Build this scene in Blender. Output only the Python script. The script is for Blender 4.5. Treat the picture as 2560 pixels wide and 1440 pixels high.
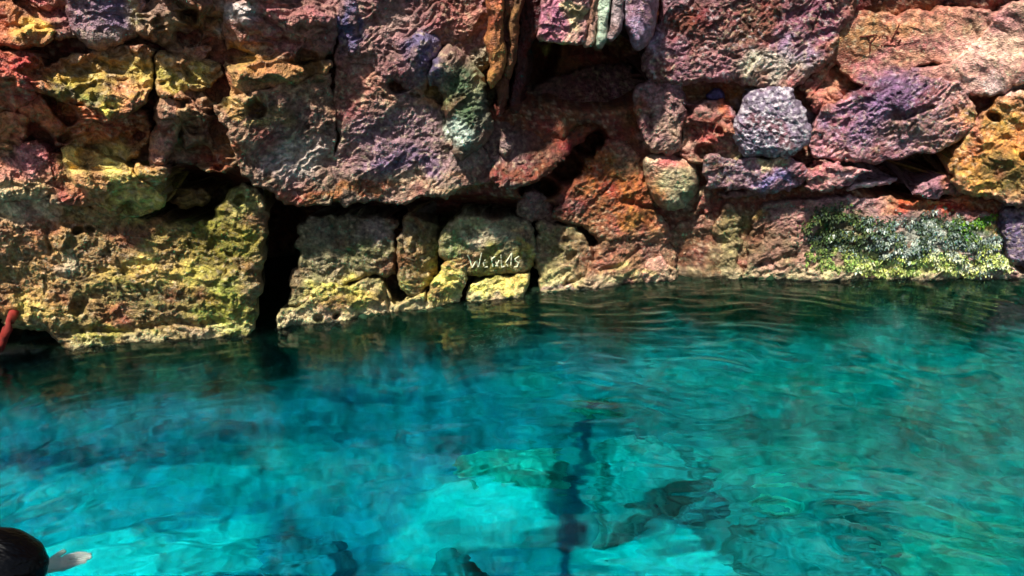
import bpy, math, random
import numpy as np
from mathutils import Vector
for o in list(bpy.data.objects): bpy.data.objects.remove(o)
SC = bpy.context.scene
COL = SC.collection
R = math.radians
# ------------------------------------------------------------------ camera
H, PITCH, F = 1.5, R(21.5), 2130.0            # eye height above the water, downward tilt, focal length in photo pixels
cam = bpy.data.cameras.new("camera"); cam.sensor_width = 36; cam.lens = 36*F/2560; cam.clip_end = 500; cam.clip_start = 0.05
camo = bpy.data.objects.new("camera", cam); COL.objects.link(camo)
camo.location = (0, 0, H); camo.rotation_euler = (R(90)-PITCH, 0, 0); SC.camera = camo
# ------------------------------------------------------------------ world, sun, exposure
SUN_EL, SUN_AZ = R(56), R(-25)                # azimuth: degrees to the left of straight behind the camera
to_sun = Vector((math.sin(SUN_AZ)*math.cos(SUN_EL), -math.cos(SUN_AZ)*math.cos(SUN_EL), math.sin(SUN_EL)))
w = bpy.data.worlds.new("World"); SC.world = w; w.use_nodes = True
nt = w.node_tree; nt.nodes.clear()
sky = nt.nodes.new("ShaderNodeTexSky"); sky.sky_type = 'NISHITA'; sky.sun_disc = False
sky.sun_elevation = SUN_EL; sky.sun_rotation = math.atan2(to_sun.x, to_sun.y)
bg = nt.nodes.new("ShaderNodeBackground"); bg.inputs[1].default_value = 0.05
wo = nt.nodes.new("ShaderNodeOutputWorld"); nt.links.new(sky.outputs[0], bg.inputs[0]); nt.links.new(bg.outputs[0], wo.inputs[0])
sl = bpy.data.lights.new("sun", 'SUN'); sl.energy = 5.0; sl.angle = R(2.5); sl.color = (1.0, 0.95, 0.86)
so = bpy.data.objects.new("sun", sl); COL.objects.link(so); so.rotation_euler = to_sun.to_track_quat('Z', 'Y').to_euler()
vs = SC.view_settings; SC.display_settings.display_device = 'sRGB'
vs.view_transform = 'Standard'; vs.look = 'None'; vs.gamma = 1; vs.use_curve_mapping = False; vs.exposure = 1.15
cy = SC.cycles; cy.max_bounces = 10; cy.transmission_bounces = 8; cy.caustics_refractive = True; cy.caustics_reflective = False; cy.blur_glossy = .35; cy.transparent_max_bounces = 12; cy.diffuse_bounces = 3; cy.glossy_bounces = 3; cy.volume_bounces = 0
cy.use_denoising = True
# ------------------------------------------------------------------ numpy noise
rng = np.random.RandomState(7)
PERM = np.concatenate([rng.permutation(256)]*3)
GR = rng.normal(size=(256, 3)); GR /= np.linalg.norm(GR, axis=1)[:, None]
def perlin(x, y, z):
    xi, yi, zi = np.floor(x).astype(int), np.floor(y).astype(int), np.floor(z).astype(int)
    xf, yf, zf = x-xi, y-yi, z-zi
    f = lambda t: t*t*t*(t*(t*6-15)+10)
    u, v, w_ = f(xf), f(yf), f(zf)
    xi &= 255; yi &= 255; zi &= 255
    def g(i, j, k):
        h = GR[PERM[PERM[PERM[xi+i]+yi+j]+zi+k]]
        return h[..., 0]*(xf-i)+h[..., 1]*(yf-j)+h[..., 2]*(zf-k)
    l = lambda a, b, t: a+t*(b-a)
    return 1.5*l(l(l(g(0,0,0), g(1,0,0), u), l(g(0,1,0), g(1,1,0), u), v), l(l(g(0,0,1), g(1,0,1), u), l(g(0,1,1), g(1,1,1), u), v), w_)
def fbm(x, y, z, oct=3):
    s, a = 0, 1
    for i in range(oct):
        s = s+a*perlin(x+7.3*i, y-3.1*i, z+1.7*i); a *= .5; x, y, z = x*2.03, y*2.03, z*2.03
    return s
def sstep(a, b, x):
    t = np.clip((x-a)/(b-a), 0, 1); return t*t*(3-2*t)
def ridge(x, y, z): return 1-2*np.abs(perlin(x, y, z))
def lin(c):
    c = np.array(c, float)/255.0
    return np.where(c <= .04045, c/12.92, ((c+.055)/1.055)**2.4)
# ------------------------------------------------------------------ photo pixel -> ray -> place
cp, sp = math.cos(PITCH), math.sin(PITCH)
def ray(u, v):
    a, b = (u-1280)/F, (720-v)/F
    return a, cp+b*sp, -sp+b*cp                 # x, y (into the cave), z
WL = np.array([(-1600,930),(-500,905),(0,882),(160,868),(400,851),(615,836),(740,806),(1050,773),(1300,737),(1500,713),(1700,694),(2000,692),(2560,694),(3200,698),(4200,720)], float)
def wall_y(u):                                  # distance of the wall at the water line
    v = np.interp(u, WL[:, 0], WL[:, 1]); _, ry, rz = ray(u, v)
    return H*ry/(-rz)
def wall_base(u, v):
    yw = wall_y(u); _, ry, rz = ray(u, v)
    z = H+yw*rz/ry
    return yw-0.10*np.clip(z, -1, 9)-0.12*np.clip(z-1.7, 0, 9)
def on_wall(u, v, h):
    rx, ry, rz = ray(u, v); t = (wall_base(u, v)-h)/ry
    return rx*t, ry*t, H+rz*t
def under(u, v):                                # where the pixel's ray meets the water and how it bends there (Snell)
    rx, ry, rz = ray(u, np.maximum(v, 420)); L = np.sqrt(rx*rx+ry*ry+rz*rz); rx, ry, rz = rx/L, ry/L, rz/L
    t = H/-rz; x0, y0 = rx*t, ry*t
    dx, dy = rx/1.333, ry/1.333; dz = -np.sqrt(1-dx*dx-dy*dy)
    return x0, y0, dx, dy, dz
def bed_s(u, v):                                # path under water down to the slope of rubble at the foot of the wall
    x0, y0, dx, dy, dz = under(u, v)
    zw = np.clip((wall_y(u)-y0)/dy*-dz, .02, 9)
    px, py = x0+dx*.7/-dz, y0+dy*.7/-dz; du, dv = 60*perlin(px*3, py*3, 1+0*px)+30*perlin(px*8, py*8, 2+0*px), 45*perlin(px*3, py*3, 3+0*px)+24*perlin(px*8, py*8, 4+0*px)
    k = 1-.30*sstep(1.4, .1, np.hypot((u+du-1230)/260, (v+dv-1280)/120))-.30*sstep(1.4, .1, np.hypot((u+du-300)/400, (v+dv-1430)/120))  # bed raised at two spots to brighten the painted sunlight patches
    return k*(1.35*(1-np.exp(-.80*zw/1.35))+.03)/-dz
def on_bed(u, v, h):
    x0, y0, dx, dy, dz = under(u, v); s = bed_s(u, v)-h
    return x0+dx*s, y0+dy*s, dz*s
# ------------------------------------------------------------------ mesh helpers
def make_mesh(name, verts, quads, mat, colors=None, tris=None, smooth=True):
    me = bpy.data.meshes.new(name)
    nq = 0 if quads is None else len(quads); ntri = 0 if tris is None else len(tris)
    loops = np.concatenate([np.asarray(q, np.int32).ravel() for q in (quads, tris) if q is not None and len(q)])
    me.vertices.add(len(verts)); me.vertices.foreach_set("co", np.asarray(verts, np.float32).ravel())
    me.loops.add(len(loops)); me.loops.foreach_set("vertex_index", loops)
    me.polygons.add(nq+ntri)
    st = np.concatenate([np.arange(nq)*4, nq*4+np.arange(ntri)*3]).astype(np.int32)
    me.polygons.foreach_set("loop_start", st)
    me.update(calc_edges=True); me.validate()
    me.polygons.foreach_set("use_smooth", np.full(len(me.polygons), smooth))
    if colors is not None:
        a = me.color_attributes.new("albedo", 'FLOAT_COLOR', 'POINT')
        a.data.foreach_set("color", np.hstack([colors, np.ones((len(colors), 1))]).astype(np.float32).ravel())
    me.materials.append(mat)
    o = bpy.data.objects.new(name, me); COL.objects.link(o)
    return o
def tag(o, label=None, cat=None, group=None, kind=None):
    if label: o["label"] = label
    if cat: o["category"] = cat
    if group: o["group"] = group
    if kind: o["kind"] = kind
    return o
# ------------------------------------------------------------------ materials
def rock_mat(name, fine=(60, 160), bump=(.9, .011), rough=(.3, .85), var=.55, spec=.35):
    m = bpy.data.materials.new(name); m.use_nodes = True; n = m.node_tree.nodes; L = m.node_tree.links
    b = n["Principled BSDF"]; at = n.new("ShaderNodeAttribute"); at.attribute_name = "albedo"
    tc = n.new("ShaderNodeTexCoord")
    n1 = n.new("ShaderNodeTexNoise"); n1.inputs["Scale"].default_value = fine[0]; n1.inputs["Detail"].default_value = 5; n1.inputs["Roughness"].default_value = .65
    n2 = n.new("ShaderNodeTexNoise"); n2.inputs["Scale"].default_value = 9; n2.inputs["Detail"].default_value = 4
    vo = n.new("ShaderNodeTexVoronoi"); vo.inputs["Scale"].default_value = fine[1]
    for t in (n1, n2, vo): L.new(tc.outputs["Object"], t.inputs["Vector"])
    mr = n.new("ShaderNodeMapRange"); L.new(n1.outputs["Fac"], mr.inputs["Value"])
    mr.inputs["From Min"].default_value = .3; mr.inputs["From Max"].default_value = .7
    mr.inputs["To Min"].default_value = 1-var; mr.inputs["To Max"].default_value = 1+var
    hs = n.new("ShaderNodeHueSaturation"); L.new(at.outputs["Color"], hs.inputs["Color"]); L.new(mr.outputs[0], hs.inputs["Value"])
    mh = n.new("ShaderNodeMapRange"); L.new(n2.outputs["Fac"], mh.inputs["Value"]); mh.inputs["From Min"].default_value = .3; mh.inputs["From Max"].default_value = .7
    mh.inputs["To Min"].default_value = .475; mh.inputs["To Max"].default_value = .525
    L.new(mh.outputs[0], hs.inputs["Hue"])
    L.new(hs.outputs[0], b.inputs["Base Color"])
    rr = n.new("ShaderNodeMapRange"); L.new(n2.outputs["Fac"], rr.inputs["Value"]); rr.inputs["From Min"].default_value = .35; rr.inputs["From Max"].default_value = .65
    rr.inputs["To Min"].default_value = rough[0]; rr.inputs["To Max"].default_value = rough[1]
    L.new(rr.outputs[0], b.inputs["Roughness"]); b.inputs["Specular IOR Level"].default_value = spec
    add = n.new("ShaderNodeMath"); add.operation = 'MULTIPLY_ADD'; L.new(vo.outputs["Distance"], add.inputs[0]); add.inputs[1].default_value = .5; L.new(n1.outputs["Fac"], add.inputs[2])
    bp = n.new("ShaderNodeBump"); bp.inputs["Strength"].default_value = bump[0]; bp.inputs["Distance"].default_value = bump[1]
    L.new(add.outputs[0], bp.inputs["Height"]); L.new(bp.outputs[0], b.inputs["Normal"])
    return m
M_ROCK = rock_mat("limestone_rock")
M_SUB = rock_mat("submerged_limestone", fine=(14, 30), bump=(.3, .01), var=.22, spec=.0)
def plain_mat(name, rgb, rough=.6, spec=.4, nscale=40, var=.3, bump=.3):
    m = bpy.data.materials.new(name); m.use_nodes = True; n = m.node_tree.nodes; L = m.node_tree.links; b = n["Principled BSDF"]
    tc = n.new("ShaderNodeTexCoord"); t = n.new("ShaderNodeTexNoise"); t.inputs["Scale"].default_value = nscale; t.inputs["Detail"].default_value = 4
    L.new(tc.outputs["Object"], t.inputs["Vector"])
    c = lin(rgb); mx = n.new("ShaderNodeMix"); mx.data_type = 'RGBA'
    mx.inputs[6].default_value = (*(c*(1-var)), 1); mx.inputs[7].default_value = (*np.clip(c*(1+var), 0, 1), 1)
    L.new(t.outputs["Fac"], mx.inputs[0]); L.new(mx.outputs[2], b.inputs["Base Color"])
    b.inputs["Roughness"].default_value = rough; b.inputs["Specular IOR Level"].default_value = spec
    bp = n.new("ShaderNodeBump"); bp.inputs["Strength"].default_value = bump; bp.inputs["Distance"].default_value = .004
    L.new(t.outputs["Fac"], bp.inputs["Height"]); L.new(bp.outputs[0], b.inputs["Normal"])
    return m
# ------------------------------------------------------------------ relief of the rock, in metres
def relief(x, z, style, sd):
    s = sd*3.17
    x, z = x+.03*perlin(x*9, z*9, 201+0*x)+.012*perlin(x*26, z*26, 203+0*x), z+.03*perlin(x*9, z*9, 205+0*x)+.012*perlin(x*26, z*26, 207+0*x)
    if style == 'crumb':
        ang = .35; xr, zr = x*math.cos(ang)+z*math.sin(ang), -x*math.sin(ang)+z*math.cos(ang)
        h = .026*fbm(x*4.5, z*5.5, s+0*x, 2)+.009*ridge(xr*11, zr*15, s+0*x)+.0085*ridge(x*33, z*38, s+3+0*x)+.0062*perlin(x*68, z*72, s+0*x)+.003*perlin(x*110, z*110, s+0*x)
        tq = 3.2*fbm(x*3.4+.3*perlin(x*12, z*12, s+0*x), z*6.5, s+15+0*x, 2); fl = np.floor(tq); h = h*.8+.030*(fl+sstep(.0, .22, tq-fl))-.02*perlin(x*14, z*20, s+17+0*x)
        h -= .09*sstep(.34, .46, perlin(x*6, z*9, s+9+0*x))
        h -= .013*sstep(.3, .55, perlin(x*26, z*30, s+5+0*x))
    elif style == 'chis':
        ang = .75; xr, zr = x*math.cos(ang)+z*math.sin(ang), -x*math.sin(ang)+z*math.cos(ang)
        h = .018*fbm(x*4, z*4.5, s+0*x, 2)+.005*ridge(xr*9, zr*18, s+0*x)+.0070*ridge(xr*28, zr*48, s+2+0*x)+.0058*perlin(xr*56, zr*86, s+4+0*x)+.003*perlin(x*110, z*110, s+0*x)
        tq = 2.0*fbm(xr*3.2+.3*perlin(x*10, z*10, s+0*x), zr*6, s+15+0*x, 2); fl = np.floor(tq); h += .013*(fl+sstep(.0, .2, tq-fl))
        h -= .009*sstep(.3, .5, perlin(x*24, z*28, s+6+0*x))
    elif style == 'moss':
        h = .016*fbm(x*4, z*5, s+0*x, 2)+.008*ridge(x*11, z*13, s+0*x)+.012*fbm(x*20, z*24, s+21+0*x, 3)+.005*sstep(-.2, .4, perlin(x*5, z*5, s+23+0*x))*ridge(x*36, z*40, s+2+0*x)+.0055*perlin(x*80, z*78, s+4+0*x)+.003*perlin(x*115, z*110, s+0*x)
        h -= .010*sstep(.3, .5, perlin(x*24, z*20, s+6+0*x))
    elif style == 'smooth':
        ang = -.45; xr, zr = x*math.cos(ang)+z*math.sin(ang), -x*math.sin(ang)+z*math.cos(ang)
        h = .020*fbm(x*3, z*4, s+0*x, 2)+.008*ridge(xr*6, -zr*17, s+0*x)+.0035*perlin(xr*20, zr*50, s+2+0*x)+.002*perlin(x*70, z*70, s+0*x)
    elif style == 'knob':
        h = .014*fbm(x*5, z*5, s+0*x, 2)+.006*ridge(x*24, z*24, s+0*x)+.006*ridge(x*55, z*55, s+2+0*x)+.003*perlin(x*95, z*95, s+4+0*x)
    elif style == 'rib':
        h = .016*ridge(x*11, z*1.2, s+0*x)+.010*ridge(x*26, z*2.5, s+2+0*x)+.006*perlin(x*60, z*14, s+4+0*x)+.010*fbm(x*14, z*10, s+8+0*x, 2)+.004*perlin(x*70, z*60, s+4+0*x)
    else:                                        # under water: broad soft lumps
        h = .05*fbm(x*2.5, z*2.5, s+0*x, 2)+.018*ridge(x*8, z*8, s+0*x)+.006*perlin(x*26, z*26, s+0*x)
    return h
# ------------------------------------------------------------------ stains and growth on the rock: (x, y, rx, ry, colour, strength, ragged)
BLOBS = [
 (50,520,110,50,(222,212,170),.9),(60,660,150,110,(155,124,72),.7),(560,600,110,95,(120,118,25),.85),(570,765,95,65,(148,159,50),.85),(400,690,170,40,(197,180,84),.8),
 (300,800,70,28,(170,100,66),.7),(260,840,120,30,(185,182,83),.8),(560,815,110,22,(171,167,83),.7),(600,500,60,45,(147,153,76),.8),(370,650,40,40,(210,194,93),.7),(180,660,40,30,(230,215,185),.7),
 (240,600,120,80,(141,116,72),.55),(430,590,100,50,(120,112,48),.6),(100,770,120,35,(195,171,90),.7),
 (200,235,95,32,(120,125,61),.9),(300,265,48,26,(240,219,92),1),(150,205,70,22,(197,180,71),.7),(280,175,110,45,(170,152,66),.75),(60,190,80,55,(190,105,72),.8),
 (440,190,80,40,(189,179,76),.9),(640,150,75,48,(177,145,70),.85),(740,160,90,40,(160,118,64),.7),(320,30,30,60,(188,179,110),.7),(290,30,50,70,(98,80,118),.7),
 (250,85,90,30,(150,135,130),.6),(70,80,60,25,(206,156,76),.85),(250,430,95,90,(224,212,110),.95),(195,385,55,35,(219,183,93),.9),(330,500,70,35,(191,191,105),.8),
 (200,470,70,60,(160,85,72),.7),(80,400,50,45,(205,140,140),.8),(60,470,90,30,(190,170,120),.7),(150,290,120,40,(205,105,60),.8),(50,300,70,40,(215,140,90),.7),(330,320,90,40,(160,70,42),.7),
 (680,300,50,22,(192,175,76),.8),(620,255,60,20,(199,168,80),.7),(420,390,60,60,(165,120,105),.7),(430,310,20,70,(200,170,120),.6),(560,400,40,30,(170,80,35),.7),(600,30,60,40,(200,205,205),.7),
 (500,40,60,40,(158,114,60),.7),(720,60,120,70,(140,92,92),.6),(760,80,50,45,(195,130,115),.6),
 (740,390,90,60,(205,195,190),.75),(720,300,90,60,(130,105,98),.6),(760,480,70,25,(160,72,32),.7),(980,340,140,90,(140,112,128),.75),(1000,410,120,40,(122,102,142),.7),(1030,455,110,25,(185,165,135),.6),
 (1080,240,50,35,(209,165,104),.85),(930,230,80,60,(165,112,80),.6),(900,480,120,18,(170,95,35),.7),(1160,470,80,18,(177,145,92),.5),(880,60,22,70,(88,88,140),.8),(1060,130,42,65,(92,86,130),.8),
 (980,40,60,50,(160,142,130),.6),(1150,40,80,50,(180,112,100),.7),(1150,120,60,60,(150,110,100),.5),(1300,440,130,30,(140,62,28),.7),(1430,340,90,50,(136,50,20),.7),
 (1150,240,70,100,(68,98,62),.9),(1150,325,40,45,(196,222,208),.9),(1200,180,30,60,(150,160,120),.7),(1380,50,50,50,(198,122,146),.85),(1440,40,30,45,(232,222,160),.85),(1400,98,60,12,(205,215,130),.9),
 (1515,40,14,80,(170,215,185),.9),(1550,30,12,50,(170,170,190),.7),(1600,90,40,40,(180,158,196),.8),
 (1700,50,60,60,(112,45,22),.8),(1900,60,140,60,(120,62,48),.6),(2040,40,80,60,(128,76,108),.8),(1930,165,90,50,(188,188,170),.85),(1990,120,50,55,(140,124,160),.7),(1800,170,90,40,(160,112,122),.6),
 (1680,160,60,50,(132,86,104),.6),(1930,300,100,70,(196,194,216),.8),(1900,380,60,25,(190,185,130),.7),(1980,300,40,50,(172,168,205),.7),
 (1640,300,45,70,(176,134,138),.6),(1680,360,40,40,(190,158,138),.7),(1600,300,26,60,(160,72,34),.8),(1760,330,60,40,(165,84,62),.8),(1770,280,45,25,(166,120,118),.7),(1830,260,18,60,(160,82,38),.8),
 (1660,400,60,22,(205,130,108),.8),(1680,470,60,60,(172,170,128),.8),(1700,510,40,30,(150,160,130),.6),
 (1500,420,60,60,(168,98,38),.8),(1580,480,90,60,(176,84,28),.7),(1590,545,60,25,(162,112,42),.85),(1440,500,50,50,(140,62,40),.6),(1400,520,50,25,(130,100,96),.6),
 (2130,110,60,60,(156,111,68),.85),(2240,70,90,35,(165,115,72),.7),(2330,110,110,50,(192,132,122),.7),(2470,130,120,60,(232,188,172),.8),(2500,210,80,25,(248,222,214),.9),(2200,160,110,30,(186,128,126),.6),
 (2230,240,120,55,(112,82,128),.85),(2150,310,90,60,(132,104,146),.8),(2300,330,90,45,(150,112,104),.7),(2380,250,60,60,(185,140,140),.7),(2420,300,50,40,(205,130,110),.7),(2090,230,40,30,(210,130,118),.8),
 (2100,430,100,30,(206,140,142),.8),(2050,415,50,25,(150,56,52),.5),(1930,440,70,25,(132,118,176),.85),(1830,430,50,35,(140,115,132),.6),(2150,450,60,14,(235,205,215),.7),
 (2430,420,70,70,(210,154,68),.9),(2520,430,70,60,(110,95,40),.85),(2500,300,70,60,(183,139,66),.8),(2400,360,50,30,(207,166,97),.7),
 (2330,510,150,22,(190,92,32),.9),(2300,490,120,16,(198,131,86),.8),(1890,545,40,22,(182,131,66),.9),(1940,600,90,55,(132,104,84),.7),(2100,560,80,50,(110,112,58),.8),(2150,610,110,50,(72,88,50),.8),
 (2350,600,170,45,(140,156,146),.8),(2440,560,60,25,(90,132,25),.8),(2470,565,26,14,(206,161,96),.8),(2260,665,260,24,(212,226,140),.85),(1950,665,90,20,(190,142,132),.7),(2530,570,40,60,(105,92,132),.8),(2520,680,60,14,(225,205,185),.8),
 (1830,560,50,60,(120,113,67),.7),(1820,640,60,40,(165,152,112),.6),(1740,610,50,60,(120,90,62),.6),(1720,680,60,14,(205,180,140),.8),
 (820,600,60,60,(112,108,84),.6),(940,570,60,40,(130,118,118),.6),(920,640,60,60,(104,112,66),.7),(870,740,110,40,(197,188,86),.9),(960,760,60,22,(205,185,112),.8),(800,780,80,18,(216,190,150),.8),(740,690,40,50,(120,80,62),.6),
 (1030,560,20,40,(170,112,78),.7),(1040,640,40,60,(124,108,58),.6),(1020,720,40,30,(198,186,99),.8),(1060,700,30,50,(141,114,67),.6),
 (1110,720,40,50,(224,214,105),.95),(1130,660,25,16,(183,137,72),.8),(1210,590,90,30,(172,165,140),.8),(1120,600,40,50,(128,152,84),.8),(1230,655,110,28,(129,132,48),.9),(1300,565,26,14,(220,188,130),.8),(1310,640,24,35,(185,175,70),.8),
 (1240,715,90,30,(218,209,104),.95),(1180,705,20,14,(200,140,150),.7),(1260,738,70,9,(225,200,170),.8),(1400,620,60,60,(138,132,84),.8),(1400,690,60,24,(196,186,128),.8),(1380,712,50,10,(205,150,165),.8),
 (1540,640,90,50,(142,98,66),.7),(1640,670,40,25,(206,158,140),.8),(1560,690,80,14,(197,185,118),.7),(1620,610,50,30,(130,100,72),.6),(1500,600,60,40,(120,92,62),.5),
]
CENT = []
def stain(u, v, x, z, base, sd, spk=None, blobs=True, wet=False):
    c = np.repeat(lin(base)[None, :], len(u), 0)
    if blobs and len(CENT):
        num, den = np.zeros((len(u), 3)), np.full(len(u), 1e-6)
        uw, vw = u+60*perlin(x*3, z*3, 40+0*x)+25*perlin(x*11, z*11, 41+0*x), v+50*perlin(x*3, z*3, 42+0*x)+25*perlin(x*11, z*11, 43+0*x)
        for (cx, cy, cc) in CENT:
            g_ = np.exp(-((uw-cx)**2+(vw-cy)**2)/(2*85.**2)); num += g_[:, None]*cc; den += g_
        far_ = den[:, None] > .02; c = np.where(far_, .36*c+.64*num/den[:, None], c)
    n1 = perlin(x*9, z*9, sd+0*x); n2 = perlin(x*26, z*26, sd+4+0*x); n3 = perlin(x*5, z*5, sd+8+0*x)
    if blobs:
        uw, vw = u+46*n1+22*n2, v+40*perlin(x*9, z*9, sd+30+0*x)+16*perlin(x*26, z*26, sd+34+0*x)
        for (bx, by, rx, ry, bc, st) in BLOBS:
            q = np.sqrt(((uw-bx)/rx)**2+((vw-by)/ry)**2)
            k = np.nonzero(q < 1.3)[0]
            if len(k):
                a = (st*sstep(1.25, .45, q[k]))[:, None]
                c[k] = c[k]*(1-a)+lin(bc)*a
    val = 1+.34*n3+.40*n2+.45*perlin(x*55, z*55, sd+70+0*x)
    c = c*np.clip(val, .3, 2.0)[:, None]
    rust = sstep(.2, .5, perlin(x*7, z*7, 51+0*x))*.5
    c = c*(1-rust[:, None])+lin((118, 44, 26))*rust[:, None]
    if blobs:                                    # pale mineral flecks, dark dirt specks
        m1 = .45+.55*sstep(-.2, .4, n1); big = sstep(-.5, .4, perlin(x*4, z*4, sd+90+0*x))
        a = (.60*big*sstep(.16, .42, perlin(x*46, z*52, 81+0*x)+.45*perlin(x*100, z*100, 82+0*x)))[:, None]; pale = c*.4+lin((226, 212, 176))*.6
        c = c*(1-a)+pale*a
        a = (.72*m1*sstep(.12, .42, perlin(x*40, z*46, 83+0*x)+.5*perlin(x*95, z*95, 84+0*x)))[:, None]
        c = c*(1-a)+(c*.22+lin((50, 28, 18))*.4)*a
    if wet:                                      # pale mineral line just above the water
        a = (.75*sstep(.075, .02, z+.022*n2)*sstep(-.3, .3, n1+.5*n2+.25))[:, None]; c = c*(1-a)+(.35*c+.65*lin((206, 198, 158)))*a
    if spk:
        sc, fr, th, am = spk
        a = am*sstep(th, th+.25, perlin(x*fr, z*fr, sd+60+0*x)+.4*perlin(x*fr*2.3, z*fr*2.3, sd+61+0*x))
        c = c*(1-a[:, None])+lin(sc)*a[:, None]
    if wet:                                      # algae below the water line, darkened to paint the shade there
        k = sstep(.012, -.03, z+.02*n2)[:, None]; c = c*(1-k)+lin((24, 40, 26))*(1+.5*n2[:, None])*k
    lum = c@np.array([.3, .6, .1]); c = (lum[:, None]+(c-lum[:, None])*.96)*(np.array([.78, .70, .65]) if wet or blobs else 1.0)
    return np.clip(c, .004, .9)
# ------------------------------------------------------------------ one rock from its outline
def chaikin(p, n=2):
    p = np.array(p, float)
    for _ in range(n):
        q = np.roll(p, -1, 0); p = np.stack([.78*p+.22*q, .22*p+.78*q], 1).reshape(-1, 2)
    return p
def signed(poly, u, v):
    d = np.full(u.shape, 1e9); ins = np.zeros(u.shape, bool)
    for (x0, y0), (x1, y1) in zip(poly, np.roll(poly, -1, 0)):
        dx, dy = x1-x0, y1-y0; L = dx*dx+dy*dy+1e-9
        t = np.clip(((u-x0)*dx+(v-y0)*dy)/L, 0, 1)
        d = np.minimum(d, np.hypot(u-x0-t*dx, v-y0-t*dy))
        c = ((y0 > v) != (y1 > v)) & (u < (x1-x0)*(v-y0)/(y1-y0+1e-12)+x0)
        ins ^= c
    return np.where(ins, d, -d)
def polydist(pts, u, v):
    d = np.full(u.shape, 1e9)
    for (x0, y0), (x1, y1) in zip(pts[:-1], pts[1:]):
        dx, dy = x1-x0, y1-y0; t = np.clip(((u-x0)*dx+(v-y0)*dy)/(dx*dx+dy*dy+1e-9), 0, 1)
        d = np.minimum(d, np.hypot(u-x0-t*dx, v-y0-t*dy))
    return d
SEED = [0]
FIELDS = {}
PENDING = []
def rock(*a, **k):                              # outlines are collected first so that stains can run from rock to rock
    PENDING.append((a, k))
    p = np.mean(np.array(a[3], float), 0)
    if not k.get('bed') and k.get('blobs', True): CENT.append((p[0], p[1], lin(a[4])))
def build_pending():
    for a, k in PENDING: build_rock(*a, **k)
    PENDING.clear()
def build_rock(name, label, cat, poly, col, off=0.0, style='chis', edge=22, drop=.09, bulge=.03, bw=70, grow=6, warp=1.0, tilt=(0, 0), thick=.45,
         pits=(), cracks=(), spk=None, step=2.5, group=None, key=None, bed=False, amp=1.0, blobs=True, mat=None):
    SEED[0] += 1; sd = SEED[0]*1.37
    if not bed: loose = style in ('knob', 'rib'); drop *= .75 if loose else .5; edge *= .7 if loose else .5; bulge *= .5; warp *= 1.0 if loose else 1.6; amp *= 1.2; off *= .8 if loose else .62; grow = grow+(1 if loose else (8 if style == 'crumb' else 9) if grow > 0 else 2)
    place = on_bed if bed else on_wall
    pl = chaikin(poly, 2 if style in ('knob', 'rib', 'bed') else 1); m = 30+grow
    u0, v0 = pl.min(0)-m; u1, v1 = pl.max(0)+m
    us = np.arange(u0, u1+step, step); vs_ = np.arange(v0, v1+step, step)
    U, V = np.meshgrid(us, vs_)
    X, Y, Z = place(U, V, off)
    A, B = (X, Y) if bed else (X, Z)
    wu = warp*(11*perlin(A*7, B*7, sd+0*A)+6*perlin(A*19, B*19, sd+2+0*A)+3*perlin(A*45, B*45, sd+0*A))
    wv = warp*(11*perlin(A*7, B*7, sd+11+0*A)+6*perlin(A*19, B*19, sd+13+0*A)+3*perlin(A*45, B*45, sd+0*A+9))
    D = signed(pl, U+wu, V+wv)+grow
    if not bed and not loose: D = D-9*sstep(.0, .5, perlin(A*4.3, B*4.3, 91+0*A))
    gv, gu = np.gradient(D, step); gl = np.maximum(np.hypot(gu, gv), .4)
    inside = D > 0
    cell = inside[:-1, :-1] | inside[1:, :-1] | inside[:-1, 1:] | inside[1:, 1:]
    use = np.zeros(U.shape, bool)
    use[:-1, :-1] |= cell; use[1:, :-1] |= cell; use[:-1, 1:] |= cell; use[1:, 1:] |= cell
    out = use & ~inside
    sh = np.clip(np.where(out, -D/gl, 0), 0, 2*step)
    U = U+sh*gu/gl; V = V+sh*gv/gl; D = np.where(out, 0, D)
    NG = np.stack([gu/gl, gv/gl], -1)[use]
    idx = -np.ones(U.shape, int); idx[use] = np.arange(use.sum())
    u, v, d = U[use], V[use], D[use]
    uc, vc = pl.mean(0)
    x, y, z = place(u, v, off); a, b = (x, y) if bed else (x, z)
    t = np.clip(d/edge, 0, 1); prof = t*t*(3-2*t) if bed else np.sqrt(np.clip(1-(1-t)**2, 0, 1))
    h = off-drop*(1-prof)+bulge*(1-np.exp(-d/bw))+tilt[0]*(u-uc)/1000+tilt[1]*(v-vc)/1000
    h = h+amp*relief(a, b, style, sd if bed or loose else 1.9)*(.6+.4*t)
    for (px, py, pr, pd) in pits:
        q = np.hypot(u-px+9*perlin(a*18, b*18, sd+0*a), (v-py)*1.25+9*perlin(a*18, b*18, sd+3+0*a))/pr
        h = h-pd*sstep(1.15, .55, q)
    for (pts, cw, cd) in cracks:
        q = polydist(pts, u+8*perlin(a*14, b*14, sd+5+0*a), v+8*perlin(a*14, b*14, sd+7+0*a))/cw
        h = h-cd*np.exp(-q*q)
    if not bed: h = h+.045*fbm(a*1.7, b*2.1, 77+0*a, 3)
    x, y, z = place(u, v, h)
    q = np.stack([idx[:-1, :-1], idx[1:, :-1], idx[1:, 1:], idx[:-1, 1:]], -1)[cell]
    e = np.concatenate([q[:, [0, 1]], q[:, [1, 2]], q[:, [2, 3]], q[:, [3, 0]]])
    es = np.sort(e, 1); kk = es[:, 0].astype(np.int64)*len(u)+es[:, 1]
    _, inv, cnt = np.unique(kk, return_inverse=True, return_counts=True)
    be = e[cnt[inv] == 1]
    bv = np.unique(be); mp = -np.ones(len(u), int)
    nv = len(u); rows = []
    P = np.stack([x, y, z], 1); C = stain(u, v, a, b, col, sd, spk, blobs, not bed)
    back = P[bv].copy()
    verts = [P]; cols = [C]; quads = [q]
    prev = np.full(len(u), -1); prev[bv] = bv
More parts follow.
